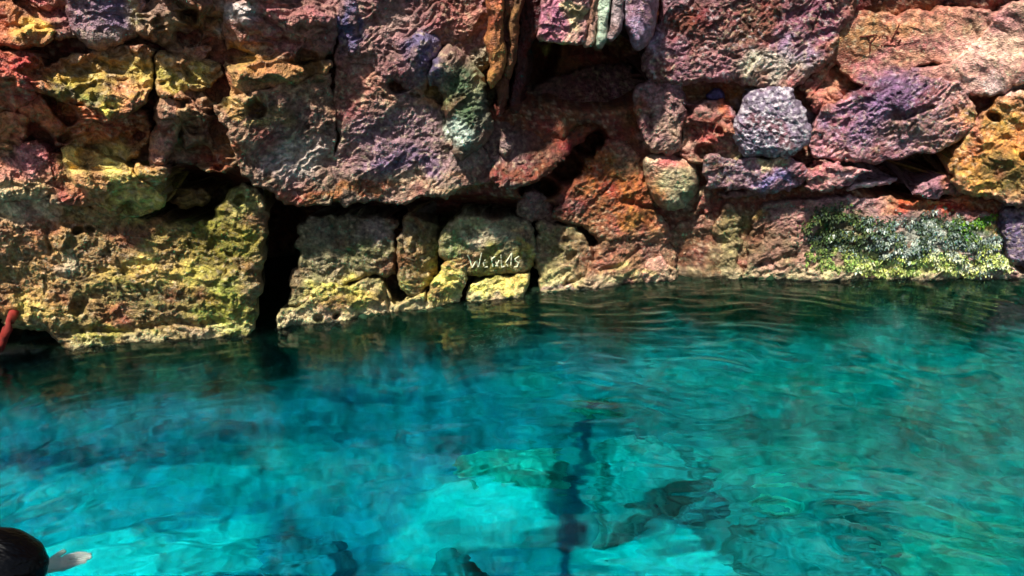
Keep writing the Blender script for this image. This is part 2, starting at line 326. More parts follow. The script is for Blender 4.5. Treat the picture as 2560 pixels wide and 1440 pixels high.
    for k, f_ in enumerate((.3, 1.0)):
        nb = back.copy()
        jit = .02*np.stack([perlin(nb[:, 0]*20, nb[:, 2]*20, k+sd+0*nb[:, 0]), perlin(nb[:, 0]*20, nb[:, 2]*20, k+sd+7+0*nb[:, 0])], 1)
        if bed: nb[:, 2] -= thick*f_
        else: nb[:, 1] += thick*f_; nb[:, 0] += jit[:, 0]+.32*thick*f_*NG[bv, 0]; nb[:, 2] += jit[:, 1]-.15*thick*f_*NG[bv, 1]
        cur = np.full(len(u), -1); cur[bv] = nv+np.arange(len(bv)); nv += len(bv)
        quads.append(np.stack([be[:, 1] if k == 0 else prev[be[:, 1]], be[:, 0] if k == 0 else prev[be[:, 0]], cur[be[:, 0]], cur[be[:, 1]]], 1))
        verts.append(nb); cols.append(C[bv]); prev = cur
    o = make_mesh(name, np.concatenate(verts), np.concatenate(quads), mat or (M_SUB if bed else M_ROCK), np.concatenate(cols))
    tag(o, label, cat, group)
    if key: FIELDS[key] = (o, u, v, h)
    return o
#@@SETTING
# ------------------------------------------------------------------ setting: cave wall behind the rocks, pool bed, water
def sheet(name, us, vs_, fn, colfn, mat, kind='structure'):
    U, V = np.meshgrid(us, vs_); u, v = U.ravel(), V.ravel()
    P = np.stack(fn(u, v), 1); n, m = U.shape
    i = np.arange(n*m).reshape(n, m)
    q = np.stack([i[:-1, :-1], i[1:, :-1], i[1:, 1:], i[:-1, 1:]], -1).reshape(-1, 4)
    return tag(make_mesh(name, P, q, mat, colfn(u, v, P)), kind=kind)
def back_h(u, v):
    x, y, z = on_wall(u, v, -.4)
    o = -.045+.145*sstep(-60, -170, v)-.26*sstep(500, 580, v)*sstep(1700, 1500, u)
    for (cx, cy, rx, ry, dd) in ((690,690,75,260,.7),(1480,150,170,110,.45),(480,480,140,60,.5),(2290,420,170,70,.45),(60,860,150,70,.6),(1020,525,340,36,.35),(1320,660,40,110,.5),(1330,90,60,160,.3),(1345,470,50,26,.4),(1412,415,44,40,.4),(1470,352,44,40,.4)):
        o = o-dd*sstep(1.25, .6, np.hypot((u-cx)/rx, (v-cy)/ry))
    return o+.05*fbm(x*3, z*3, 2+0*x, 3)+.016*ridge(x*12, z*14, 5+0*x)+.009*ridge(x*34, z*38, 5+0*x)+.006*perlin(x*70, z*74, 5+0*x)
us = np.concatenate([np.arange(-1500, -60, 22), np.arange(-60, 2620, 4.5), np.arange(2620, 4000, 22)])
vv = np.concatenate([np.arange(-2300, -240, 26), np.arange(-240, -20, 9), np.arange(-20, 900, 4.5), np.arange(900, 1500, 20)])
def backcol(u, v, P):
    c = stain(u, v, P[:, 0], P[:, 2], (128, 72, 48), 3.3)
    k = sstep(.12, -.1, P[:, 2])[:, None]
    return c*(1-k)+lin((50, 74, 50))*k*(.7+.5*perlin(P[:, 0]*9, P[:, 2]*9, 4+0*u)[:, None])
wall = sheet("cave_wall", us, vv, lambda u, v: on_wall(u, v, back_h(u, v)), backcol, M_ROCK)
#@@BED
BEDBLOBS = [ # (x, y, rx, ry, colour, strength): sunlight painted as pale sand, algae, darks painted for boulders, shade, reflections
 (330,1400,340,75,(250,252,246),1),(560,1340,90,50,(236,240,232),.9),(120,1250,300,70,(150,168,170),.6),(700,1180,300,90,(150,165,165),.6),
 (1230,1260,200,80,(250,252,246),1),(1330,1230,100,90,(250,252,246),1),(1180,1340,180,60,(225,235,230),.8),(1060,1380,90,70,(225,235,230),.7),(1560,1400,150,60,(190,210,205),.7),
 (1760,1430,170,50,(236,240,232),1),(1600,1180,200,70,(165,190,180),.6),(1900,1150,250,70,(140,165,150),.6),(2200,1400,300,60,(140,170,150),.6),(2450,1350,160,90,(130,165,140),.6),
 (750,1390,150,75,(60,84,100),.9),(1410,1300,34,150,(45,70,92),.9),(1700,1280,120,60,(58,84,92),.8),(2130,1260,150,50,(62,86,88),.7),(300,1130,400,26,(60,80,96),.7),(100,1160,160,24,(45,62,88),.8),
 (620,1080,260,30,(62,84,98),.7),(900,1000,200,30,(50,74,92),.7),(1480,1040,130,60,(60,84,80),.7),(2100,1050,300,50,(80,110,100),.6),
 (1350,960,80,40,(120,142,132),.6),(1900,960,260,40,(110,140,120),.5),(300,950,480,50,(40,62,50),.8),(60,905,190,70,(14,22,20),1),(690,900,46,90,(14,22,22),1),(1330,800,24,60,(20,30,26),.9),  # near-black ones paint the reflections of the undercut and slot
]
def bedfn(u, v):
    x, y, z = on_bed(u, v, 0)
    h = .05*fbm(x*2.2, y*2.2, 3+0*x, 3)+.02*ridge(x*7, y*7, 1+0*x)
    h = h*1.3+.03*ridge(x*13, y*13, 5+0*x)+.012*ridge(x*30, y*30, 6+0*x)
    return on_bed(u, v, h)
def bedcol(u, v, P):
    x, y = P[:, 0], P[:, 1]
    green = lin((104, 146, 138)); blue = lin((102, 134, 152))
    g = sstep(1000, 2200, u)[:, None]; c = blue*(1-g)+green*g
    far = sstep(235, 70, v-np.interp(u, WL[:, 0], WL[:, 1])+60*perlin(x*3, y*3, 4+0*x))[:, None]; c = c*(1-far)+lin((28, 46, 32))*far  # algae green darkened to paint the deep shade at the wall foot
    uw = u+46*perlin(x*4, y*4, 1+0*x)+26*perlin(x*10, y*10, 2+0*x)+12*perlin(x*24, y*24, 2+0*x)
    vw = v+40*perlin(x*4, y*4, 5+0*x)+20*perlin(x*10, y*10, 6+0*x)+10*perlin(x*24, y*24, 7+0*x)
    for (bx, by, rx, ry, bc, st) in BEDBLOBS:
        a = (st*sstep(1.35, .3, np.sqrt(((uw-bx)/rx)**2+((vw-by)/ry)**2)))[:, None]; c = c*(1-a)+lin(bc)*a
    cr = polydist([(1480,1030),(1452,1090),(1462,1150),(1420,1230),(1436,1300),(1400,1380),(1412,1500)], uw*.35+u*.65, v)
    a = (.9*sstep(26, 8, cr))[:, None]; c = c*(1-a)+lin((34, 58, 78))*a
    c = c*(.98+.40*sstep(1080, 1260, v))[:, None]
    c = c*np.clip(1+.30*fbm(x*5, y*5, 9+0*x, 3), .4, 1.6)[:, None]
    c = c*(1-.30*sstep(.08, .34, perlin(x*8, y*8, 14+0*x)+.5*perlin(x*19, y*19, 15+0*x)))[:, None]*(1+.28*sstep(.15, .4, perlin(x*11, y*11, 18+0*x)))[:, None]
    return np.clip(c, .008, .92)
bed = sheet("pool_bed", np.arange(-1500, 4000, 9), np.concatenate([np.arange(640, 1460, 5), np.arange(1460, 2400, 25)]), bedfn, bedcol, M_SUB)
#@@WATER
def water():
    xs = np.concatenate([np.arange(-9, -2.6, .12), np.arange(-2.6, 3.0, .0125), np.arange(3.0, 9, .12)])
    ys = np.concatenate([np.arange(-1.5, 1.3, .1), np.arange(1.3, 4.3, .0125), np.arange(4.3, 6.0, .1)])
    X, Y = np.meshgrid(xs, ys); x, y = X.ravel(), Y.ravel()
    r = np.hypot(x-.25, (y+1.4)); th = np.arctan2(x-.25, y+1.4)
    wob = .16*perlin(x*1.3, y*1.3, 1+0*x)+.05*perlin(x*3.4, y*3.4, 2+0*x)
    z = .0042*perlin((r+wob)*8, th*12, 3+0*x)
    near = .62+.55*sstep(2.2, 3.0, y)+.3*sstep(.4, 1.6, x)
    z += near*(.0032*perlin((r+wob)*18, th*24, 5+0*x)+.0020*perlin((r+wob)*40, th*44, 7+0*x))+.0012*perlin(x*11, y*13, 15+0*x)
    z += .004*perlin(x*2.2, y*4, 9+0*x)+.0008*perlin(x*45, y*60, 8+0*x)
    z *= .5+1.0*sstep(-.3, .4, perlin(x*.8, y*.9, 12+0*x))
    n, m = X.shape; i = np.arange(n*m).reshape(n, m)
    q = [np.stack([i[:-1, :-1], i[:-1, 1:], i[1:, 1:], i[1:, :-1]], -1).reshape(-1, 4)]
    ring = np.concatenate([i[0, :-1], i[:-1, -1], i[-1, :0:-1], i[:0:-1, 0]])
    P = np.stack([x, y, z], 1); low = P[ring].copy(); low[:, 2] = -3.2
    k = len(P); lo = k+np.arange(len(ring)); nx = np.roll(np.arange(len(ring)), -1)
    q.append(np.stack([ring, lo, lo[nx], ring[nx]], 1))
    c = k+len(ring); P = np.concatenate([P, low, [[0, 2, -3.2]]])
    tris = np.stack([lo, np.full(len(lo), c), lo[nx]], 1)
    m_ = bpy.data.materials.new("clear_turquoise_water"); m_.use_nodes = True; nn = m_.node_tree.nodes; L = m_.node_tree.links; nn.clear()
    out = nn.new("ShaderNodeOutputMaterial"); gl = nn.new("ShaderNodeBsdfGlass"); gl.inputs["IOR"].default_value = 1.333; gl.inputs["Roughness"].default_value = 0
    L.new(gl.outputs[0], out.inputs["Surface"])
    va = nn.new("ShaderNodeVolumeAbsorption"); va.inputs["Color"].default_value = (0.0, .9345, .9405, 1); va.inputs["Density"].default_value = 4.3
    L.new(va.outputs[0], out.inputs["Volume"])
    return tag(make_mesh("water", P, np.concatenate(q), m_, tris=tris), kind='structure')
water()
#@@ROCKS
# ------------------------------------------------------------------ the rocks of the wall, each its own solid
# --- lower tier, standing in the water
rock("rock_ledge", "big mossy olive ledge standing in the water left of the black slot", "rock ledge",
  [(-260,500),(0,488),(70,478),(180,500),(290,522),(345,556),(430,566),(520,556),(568,500),(605,462),(640,478),(652,540),(650,640),(638,730),(632,800),(618,835),(612,905),(430,925),(300,935),(190,940),(160,870),(145,838),(100,818),(30,796),(-60,790),(-260,800)],
  (142,122,72), 0.0, 'moss', edge=26, drop=.12, bulge=.02, grow=4, thick=.4, pits=[(196,580,16,.09),(226,574,12,.05),(195,770,26,.05),(520,505,30,.06),(600,500,16,.05)], key='ledge',
  cracks=[([(160,828),(300,822),(420,812),(560,806)],9,.03),([(120,560),(125,640)],6,.02)])
rock("rock_block", "grey-green wet block just right of the black slot", "rock block",
  [(754,548),(830,538),(920,540),(996,545),(1000,570),(990,620),(988,700),(960,706),(930,692),(880,712),(800,724),(752,768),(722,762),(724,720),(742,640)], (118,112,84), -.06, 'moss', edge=22, drop=.12, grow=0, tilt=(0,.25),
  cracks=[([(830,545),(838,600),(880,640)],6,.02)])
rock("rock_shelf", "lime-green low shelf at the water line right of the black slot", "rock shelf",
  [(700,790),(745,768),(800,726),(880,714),(935,696),(965,712),(978,765),(1005,775),(1050,742),(1075,770),(1070,850),(960,870),(850,880),(730,885),(700,850)], (194,186,124), .0, 'moss', edge=14, drop=.07, bulge=.0, grow=4,
  cracks=[([(960,710),(972,770)],5,.03)], pits=[(795,796,14,.05),(840,790,12,.05)])
rock("rock_block", "narrow upright olive block with a dark right flank beside the writing", "rock block",
  [(1012,528),(1024,545),(1060,552),(1092,562),(1100,610),(1094,660),(1084,692),(1062,722),(1035,747),(1010,738),(996,716),(997,640),(1002,600)], (122,98,62), -.07, 'moss', edge=20, drop=.10, grow=0, tilt=(-1.0,.3))
rock("stone", "bright yellow-green upright stone leaning below the writing", "stone",
  [(1112,652),(1148,652),(1157,690),(1152,730),(1105,775),(1100,850),(1060,850),(1070,755),(1085,715),(1100,680)], (206,198,116), .01, 'moss', edge=14, drop=.06, bulge=.03, bw=25, grow=2)
rock("rock_block", "rounded grey-green block with pale scratched writing", "rock block",
  [(1102,592),(1130,557),(1200,552),(1310,550),(1326,575),(1330,620),(1328,650),(1310,670),(1230,684),(1165,680),(1130,650),(1106,640)], (150,150,112), .0, 'moss', edge=26, drop=.10, bulge=.03, grow=1, warp=.7, key='writing', amp=.8)
rock("stone", "flat yellow stone under the block with writing", "stone",
  [(1172,702),(1230,692),(1316,676),(1322,705),(1310,735),(1300,800),(1180,810),(1160,735)], (210,203,122), .0, 'moss', edge=16, drop=.07, grow=-1, warp=.7)
rock("rock_block", "mottled olive block right of the vertical black crack", "rock block",
  [(1342,592),(1352,545),(1400,548),(1440,562),(1482,620),(1482,660),(1470,692),(1442,706),(1420,718),(1412,790),(1350,800),(1342,700)], (132,116,80), -.02, 'moss', edge=24, drop=.10, grow=0, pits=[(1390,630,14,.03),(1430,640,14,.04),(1415,600,12,.03)])
rock("rock_slab", "brown sloping slab at the water line below the rusty rock", "rock slab",
  [(1476,632),(1560,596),(1640,596),(1682,640),(1672,760),(1560,780),(1420,800),(1418,722),(1475,694)], (136,98,72), -.02, 'chis', edge=20, drop=.08, grow=4, cracks=[([(1490,680),(1560,660),(1600,620)],6,.03),([(1480,600),(1486,650)],6,.04)])
rock("pebble", "small pinkish stone at the water line under the brown slab", "pebble",
  [(1625,655),(1650,648),(1668,660),(1672,690),(1668,720),(1625,720),(1612,690)], (206,158,140), .03, 'moss', edge=14, drop=.05, grow=3)
rock("rock_mass", "rusty orange rock mass in the middle above the brown slab", "rock",
  [(1402,506),(1440,446),(1492,388),(1530,335),(1564,352),(1600,400),(1618,440),(1640,505),(1682,560),(1684,612),(1560,612),(1484,600),(1440,556),(1400,556),(1380,530)], (150,66,30), .0, 'chis', edge=30, drop=.10, grow=0, amp=1.0,
  cracks=[([(1590,345),(1610,355)],6,.05),([(1560,500),(1640,520)],6,.03)])
rock("boulder", "pale green oval stone wedged beside the rusty rock", "boulder",
  [(1606,396),(1640,384),(1700,394),(1742,420),(1748,462),(1738,500),(1700,528),(1660,524),(1634,500),(1614,450)], (176,172,134), .10, 'knob', edge=40, drop=.13, bulge=.05, bw=30, grow=0, warp=.6, pits=[(1720,495,16,.05)])
rock("rock_block", "dark brown squat block under the pale green oval stone", "rock block",
  [(1692,548),(1740,546),(1778,544),(1788,610),(1772,680),(1770,750),(1690,760),(1686,690),(1684,610)], (112,84,58), -.05, 'moss', edge=22, drop=.10, grow=1, pits=[(1735,640,22,.06)])
rock("rock_block", "mossy upright block left of the thin vertical crack", "rock block",
  [(1796,498),(1842,508),(1856,560),(1858,640),(1854,668),(1850,750),(1772,755),(1772,680),(1786,600)], (132,122,78), .0, 'moss', edge=18, drop=.08, grow=0)
rock("rock_ledge", "long pale ledge at the water line carrying green growth", "rock ledge",
  [(1868,530),(1950,502),(2050,500),(2200,490),(2330,500),(2440,512),(2492,522),(2502,590),(2502,650),(2560,690),(2700,690),(2700,760),(2300,765),(2100,770),(1900,765),(1866,740),(1864,640),(1868,580)], (136,112,86), .0, 'chis', edge=20, drop=.09, grow=-1, key='long', thick=.5,
  cracks=[([(2220,505),(2300,520),(2400,515)],7,.02),([(1900,660),(1990,640)],7,.02)])
rock("rock_block", "purple-grey block at the right edge above the water", "rock block",
  [(2502,516),(2560,512),(2760,515),(2760,680),(2560,672),(2512,650),(2504,590)], (112,100,128), .02, 'knob', edge=18, drop=.08, grow=2)
# --- middle: big slab and the hollow
rock("rock_slab", "purplish slab section between the slanting and the straight vertical crack", "rock slab",
  [(520,268),(560,240),(620,232),(700,206),(780,185),(828,178),(832,250),(842,330),(834,420),(832,505),(780,516),(720,516),(690,494),(640,472),(605,428),(570,350)], (146,116,106), .10, 'chis', edge=14, drop=.07, grow=-1, bulge=.02, pits=[(640,272,30,.10),(560,262,20,.06)])
rock("rock_slab", "broad mauve overhanging slab above the long dark undercut", "rock slab",
  [(842,205),(870,150),(960,196),(1050,235),(1100,262),(1128,300),(1134,385),(1180,380),(1225,372),(1242,410),(1236,452),(1100,482),(960,502),(848,506),(844,420),(850,340)], (142,112,112), .10, 'chis', edge=14, drop=.07, grow=1, bulge=.02, pits=[(1000,213,30,.16),(1032,240,7,.03),(1046,240,7,.03)], thick=.6)
rock("rock_hollow", "dark reddish hollow curving below the hanging formations", "rock",
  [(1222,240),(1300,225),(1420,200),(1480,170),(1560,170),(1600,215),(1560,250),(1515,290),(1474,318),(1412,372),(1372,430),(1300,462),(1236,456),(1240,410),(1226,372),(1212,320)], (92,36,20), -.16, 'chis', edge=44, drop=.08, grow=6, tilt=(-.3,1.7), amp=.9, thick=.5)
rock("stone", "small grey knob at the foot of the brown drapery", "stone",
  [(1250,345),(1275,340),(1285,360),(1278,385),(1256,385)], (140,122,124), .15, 'knob', edge=16, drop=.06, grow=2)
rock("rock_shelf", "purple-grey stone ridge peeping from the undercut above the olive block", "stone",
  [(1300,510),(1340,490),(1375,505),(1392,545),(1350,545),(1310,548)], (124,92,92), -.10, 'chis', edge=18, drop=.08, grow=3)
# --- top centre
rock("rock_outcrop", "pink-brown top face left of the green stalactite", "rock",
  [(838,-190),(1220,-190),(1222,0),(1216,150),(1190,180),(1120,120),(1085,80),(1040,80),(1024,130),(1030,190),(1060,225),(960,190),(870,146),(840,172)], (156,108,100), .12, 'chis', edge=18, drop=.07, grow=4, thick=.3)
rock("stalactite", "small blue-grey drip high on the pink-brown face", "stalactite",
  [(868,-60),(892,-60),(896,40),(890,110),(878,138),(868,120),(864,40)], (124,100,108), .155, 'chis', edge=24, drop=.05, grow=1, warp=1)
rock("stalactite", "blue-purple bulging drip left of the green stalactite", "stalactite",
  [(1038,82),(1066,70),(1098,84),(1102,120),(1084,180),(1062,216),(1036,200),(1024,150)], (110,98,116), .165, 'chis', edge=50, drop=.10, grow=1, warp=1, amp=1.2)
rock("stalactite", "dark green lumpy stalactite with a pale tip", "stalactite",
  [(1112,118),(1150,130),(1192,170),(1212,230),(1222,290),(1214,345),(1172,376),(1138,384),(1128,300),(1112,258),(1086,210),(1080,170)], (74,98,68), .30, 'chis', edge=80, drop=.22, bulge=.05, bw=40, grow=1, warp=1, amp=1.3, thick=.25)
for i, (lab, pl, c, of) in enumerate([
  ("tan outermost rib of the brown stone drapery", [(1222,-120),(1250,-120),(1248,60),(1256,130),(1246,190),(1236,225),(1224,200),(1218,100)], (172,112,62), .17),
  ("dark brown rib of the drapery next to the tan rib", [(1256,-120),(1284,-120),(1280,60),(1276,150),(1262,260),(1246,300),(1242,220),(1256,120)], (88,44,28), .12),
  ("thin pale-edged rib in the middle of the brown drapery", [(1286,-120),(1304,-120),(1298,40),(1290,120),(1278,190),(1264,190),(1274,100),(1282,40)], (128,84,52), .13),
  ("dark inner rib of the drapery beside the black recess", [(1306,-120),(1346,-120),(1352,20),(1352,70),(1336,90),(1316,150),(1300,250),(1288,290),(1280,240),(1296,120),(1302,40)], (64,26,20), .05)]):
    rock("stalactite", lab, "stalactite", pl, c, of+.12, 'rib', edge=16, drop=.07, grow=5, warp=1.1, amp=1.25, group="ribs of the brown stone drapery", thick=.25, blobs=False)
rock("stalactite", "pink and cream hanging block above the black recess", "stalactite",
  [(1356,-150),(1462,-150),(1466,0),(1462,60),(1450,104),(1420,100),(1380,94),(1348,102),(1362,60),(1358,10)], (206,150,150), .46, 'chis', edge=14, drop=.06, grow=2, warp=.6)
for lab, pl, c in [
  ("brown fin beside the pink hanging block", [(1464,-140),(1500,-140),(1490,10),(1472,62),(1440,100),(1424,98),(1452,40)], (138,100,82)),
  ("pale pink-brown fin with a notch left of the mint green fin", [(1496,-140),(1512,-140),(1500,36),(1488,60),(1484,110),(1464,118),(1456,108),(1478,60)], (178,146,130)),
  ("mint green fin among the hanging formations", [(1512,-140),(1534,-140),(1528,26),(1520,60),(1506,118),(1490,122),(1492,84),(1504,40)], (180,206,184)),
  ("short lilac-grey fin right of the mint green fin", [(1540,-140),(1562,-140),(1556,30),(1544,78),(1522,100),(1516,94),(1536,40)], (160,146,152))]:
    rock("stalactite", lab, "stalactite", pl, c, .34, 'rib', edge=10, drop=.05, grow=3, warp=.9, group="fins hanging above the black recess", thick=.2, blobs=False)
rock("stalactite", "lilac knob-ended stalactite hanging right of the fins", "stalactite",
  [(1566,-150),(1646,-150),(1644,20),(1640,64),(1622,108),(1598,126),(1576,104),(1564,60),(1558,10)], (150,118,140), .33, 'rib', edge=34, drop=.10, bulge=.03, bw=30, grow=1, warp=.7, thick=.3)
# --- top right
rock("boulder", "huge dark purple-brown boulder at the top right of centre", "boulder",
  [(1672,-190),(2150,-190),(2136,0),(2112,60),(2084,104),(2062,150),(2012,192),(1962,216),(1900,212),(1842,200),(1722,212),(1650,204),(1610,150),(1640,90),(1668,20)], (130,86,88), .17, 'chis', edge=34, drop=.10, bulge=.04, grow=1, spk=((205,200,206),60,.3,.45), thick=.5)
rock("boulder", "round white-speckled grey boulder wedged under the huge boulder", "boulder",
  [(1862,236),(1910,226),(1978,228),(2006,262),(2020,316),(2012,366),(1990,394),(1910,400),(1862,388),(1838,350),(1836,300),(1844,262)], (118,108,130), .17, 'knob', edge=46, drop=.08, bulge=.03, bw=40, grow=6, warp=1.8, blobs=False, spk=((214,212,224),58,.06,.75), amp=1.4, thick=.35)
rock("stone", "small indigo stone in the dark gap under the huge boulder", "stone",
  [(1764,236),(1785,220),(1806,228),(1812,246),(1790,252),(1766,248)], (82,72,128), .02, 'knob', edge=16, drop=.07, grow=1, warp=.5, blobs=False)
rock("rock_column", "pinkish grey upright stone with a torn top left of the small reddish block", "stone",
  [(1600,215),(1640,204),(1668,222),(1702,262),(1704,310),(1698,380),(1664,386),(1624,372),(1606,300),(1592,262)], (172,132,134), .12, 'chis', edge=20, drop=.08, grow=1, warp=.8)
rock("rock_slab", "mauve sliver above the pinkish grey upright stone", "stone",
  [(1640,190),(1712,200),(1716,236),(1700,254),(1672,226)], (134,88,106), .10, 'chis', edge=14, drop=.07, grow=2)
rock("rock_block", "small reddish block between the upright stone and the speckled boulder", "rock block",
  [(1714,260),(1760,250),(1806,256),(1830,262),(1836,330),(1846,388),(1790,398),(1740,396),(1710,380)], (162,96,78), .08, 'crumb', edge=16, drop=.08, grow=3, amp=.7, pits=[(1800,330,14,.06),(1762,378,24,.07)])
rock("rock_slab", "violet slab lying under the speckled boulder", "rock slab",
  [(1770,410),(1800,398),(1860,402),(2004,410),(2010,440),(1964,468),(1900,470),(1860,458),(1800,464),(1778,440)], (126,106,132), .15, 'chis', edge=16, drop=.07, grow=4, spk=((200,196,220),60,.3,.4))
rock("stone", "thin pinkish stone sliver under the violet slab", "stone",
  [(1800,484),(1860,472),(1950,472),(1930,488),(1860,500),(1800,500)], (150,104,96), .02, 'chis', edge=12, drop=.06, grow=0)
rock("stone", "brick-red shard right of the pale green oval stone", "stone",
  [(1752,470),(1776,480),(1786,520),(1760,536),(1712,540),(1742,510)], (150,62,44), .0, 'crumb', edge=14, drop=.07, grow=1, amp=.5)
rock("rock_outcrop", "tan face with dark painted marks near the top right", "rock",
  [(2140,52),(2200,44),(2300,34),(2420,24),(2486,30),(2500,54),(2446,100),(2404,146),(2330,160),(2260,180),(2150,206),(2096,160),(2086,112)], (182,126,98), .10, 'smooth', edge=16, drop=.07, grow=3, key='tan', thick=.5)
rock("rock_outcrop", "pale pink face in the top right corner", "rock",
  [(2490,36),(2560,0),(2780,-60),(2780,190),(2560,200),(2480,232),(2420,240),(2330,196),(2270,180),(2340,162),(2410,150),(2452,104)], (206,156,146), .13, 'smooth', edge=14, drop=.06, grow=3, thick=.4)
rock("rock_outcrop", "dark brown roof strip along the top right edge", "rock",
  [(2150,-190),(2780,-190),(2780,-64),(2560,-8),(2480,18),(2380,12),(2250,20),(2150,34)], (78,42,30), -.04, 'crumb', edge=20, drop=.08, grow=2, amp=.6, blobs=False)
rock("rock_slab", "violet-mottled sloping slab on the right above the dark wedge crack", "rock slab",
  [(2044,282),(2080,262),(2130,226),(2180,196),(2260,178),(2340,190),(2420,228),(2440,290),(2404,352),(2300,388),(2180,416),(2090,404),(2030,398),(2028,340)], (140,106,120), .16, 'chis', edge=18, drop=.07, grow=0, spk=((206,190,214),60,.3,.4), cracks=[([(2240,290),(2330,268)],7,.05)], thick=.5)
rock("stone", "small salmon stone above the violet-mottled slab", "stone",
  [(2032,236),(2062,224),(2098,226),(2108,246),(2080,262),(2036,272)], (202,120,106), .08, 'crumb', edge=14, drop=.06, grow=1, amp=.6)
rock("rock_slab", "thin rusty strip running down between the huge boulder and the salmon stone", "stone",
  [(2080,120),(2100,140),(2060,200),(2030,260),(2012,250),(2000,222),(2050,180)], (140,82,62), .06, 'chis', edge=12, drop=.06, grow=0)
rock("rock_slab", "pink broken lip under the violet-mottled slab", "rock slab",
  [(2014,410),(2090,408),(2180,420),(2190,434),(2150,446),(2120,462),(2050,470),(2006,474),(2008,440)], (186,118,118), .16, 'crumb', edge=14, drop=.07, grow=0, amp=.6)
rock("stone", "lilac shard in the mouth of the dark wedge crack", "stone",
  [(2110,474),(2170,450),(2240,440),(2230,452),(2170,466),(2120,482)], (206,176,192), .03, 'chis', edge=10, drop=.04, grow=-1, warp=.6)
rock("stone", "purple stone at the right end of the dark wedge crack", "stone",
  [(2292,476),(2330,454),(2366,440),(2384,452),(2400,482),(2340,494),(2300,486)], (160,112,132), .03, 'chis', edge=14, drop=.06, grow=2)
rock("boulder", "mustard yellow mossy boulder at the right edge", "boulder",
  [(2396,372),(2430,330),(2440,310),(2480,262),(2520,232),(2580,218),(2780,215),(2780,515),(2580,512),(2480,506),(2410,480),(2376,432)], (204,144,60), .15, 'moss', edge=30, drop=.12, bulge=.03, grow=1, pits=[(2484,292,18,.09),(2560,390,14,.05)], thick=.5)
# --- upper left
rock("boulder", "orange-topped crumbly boulder in the top left corner", "boulder",
  [(-260,-60),(30,-30),(74,20),(112,44),(136,76),(128,104),(62,114),(-260,108)], (176,112,66), .12, 'crumb', edge=20, drop=.08, grow=2, thick=.4)
rock("rock_block", "small red-brown block right of the orange-topped boulder", "rock block",
  [(40,-190),(164,-190),(168,0),(180,60),(206,98),(146,104),(136,64),(104,34),(74,0)], (160,96,84), .09, 'crumb', edge=16, drop=.07, grow=2, amp=.8)
rock("boulder", "smooth purple-grey boulder at the top left", "boulder",
  [(166,-190),(346,-190),(346,60),(332,100),(260,118),(224,112),(198,88),(174,40)], (122,108,128), .15, 'moss', edge=30, drop=.10, grow=2, amp=.6, thick=.35)
rock("rock_block", "crumbly grey-brown rock pitted with dark holes at the top left of centre", "rock block",
  [(348,-190),(560,-190),(566,40),(572,112),(530,122),(452,146),(400,104),(350,94)], (138,116,100), .06, 'crumb', edge=20, drop=.09, grow=3, amp=1.35, pits=[(470,85,40,.12),(530,120,30,.12),(400,60,24,.06)])
rock("rock_outcrop", "pinkish brown face above the tan band at the top left of centre", "rock",
  [(566,-190),(832,-190),(828,80),(826,150),(740,146),(640,140),(574,132),(568,60)], (146,96,90), .10, 'crumb', edge=18, drop=.07, grow=2, amp=.9)
rock("rock_block", "salmon pink broken rock at the left edge under the black gap", "rock block",
  [(-260,160),(0,150),(62,132),(112,152),(98,200),(76,246),(0,270),(-260,260)], (192,108,78), .10, 'crumb', edge=18, drop=.08, grow=4)
rock("rock_block", "yellow-tan block with a green mossy patch on its lower side", "rock block",
  [(74,206),(142,144),(234,128),(330,112),(382,122),(380,200),(372,240),(340,276),(300,294),(266,282),(250,278),(150,244),(100,220)], (182,138,74), .13, 'crumb', edge=18, drop=.08, grow=1, thick=.3)
rock("rock_block", "yellow-lichened block right of the thin crack in the upper left", "rock block",
  [(394,132),(452,152),(540,162),(552,190),(530,206),(450,222),(392,238),(388,180)], (186,158,84), .11, 'crumb', edge=16, drop=.08, grow=1)
rock("rock_block", "orange-tan band of rock left of the long vertical crack", "rock block",
  [(568,148),(700,152),(822,160),(826,176),(760,186),(690,206),(614,232),(578,244),(562,204)], (180,134,74), .11, 'crumb', edge=14, drop=.07, grow=2, amp=.8)
rock("stone", "small pink starlike stone below the crumbly grey-brown rock", "stone",
  [(462,118),(490,124),(518,116),(506,136),(500,152),(480,156)], (206,146,124), .06, 'crumb', edge=12, drop=.05, grow=3, amp=.4)
rock("rock_block", "dark crumbly rock full of holes left of the slanting crack", "rock block",
  [(430,232),(520,214),(556,214),(536,262),(560,330),(590,398),(566,420),(510,420),(470,400),(450,330),(440,280)], (142,104,76), .05, 'crumb', edge=18, drop=.10, grow=2, amp=1.3, pits=[(545,228,30,.14),(452,256,18,.10),(448,330,16,.08),(500,390,40,.08)])
rock("rock_block", "leaning mauve rib of rock above the black cavity", "rock block",
  [(392,290),(424,236),(444,250),(442,300),(430,360),(418,412),(384,424),(362,396),(370,340)], (170,126,110), .12, 'crumb', edge=20, drop=.10, grow=1, amp=.7)
rock("rock_block", "rusty red crumbled band in the left middle", "rock block",
  [(-260,262),(0,270),(80,244),(160,252),(262,286),(340,292),(378,306),(366,356),(330,392),(260,372),(160,372),(140,330),(60,296),(0,300),(-260,310)], (176,92,58), .07, 'crumb', edge=20, drop=.09, grow=4, amp=1.15, pits=[(75,322,26,.10),(165,345,20,.08),(352,340,16,.08)])
rock("stone", "orange and cream lump at the left edge below the rusty band", "stone",
  [(-60,300),(20,288),(58,302),(64,336),(40,366),(0,366),(-60,350)], (208,136,92), .11, 'crumb', edge=18, drop=.07, grow=2, amp=.8)
rock("boulder", "dusty pink lump low at the left edge", "boulder",
  [(-260,372),(10,384),(60,366),(108,364),(132,396),(130,440),(122,470),(60,484),(0,492),(-260,500)], (186,136,122), .10, 'moss', edge=24, drop=.09, grow=2)
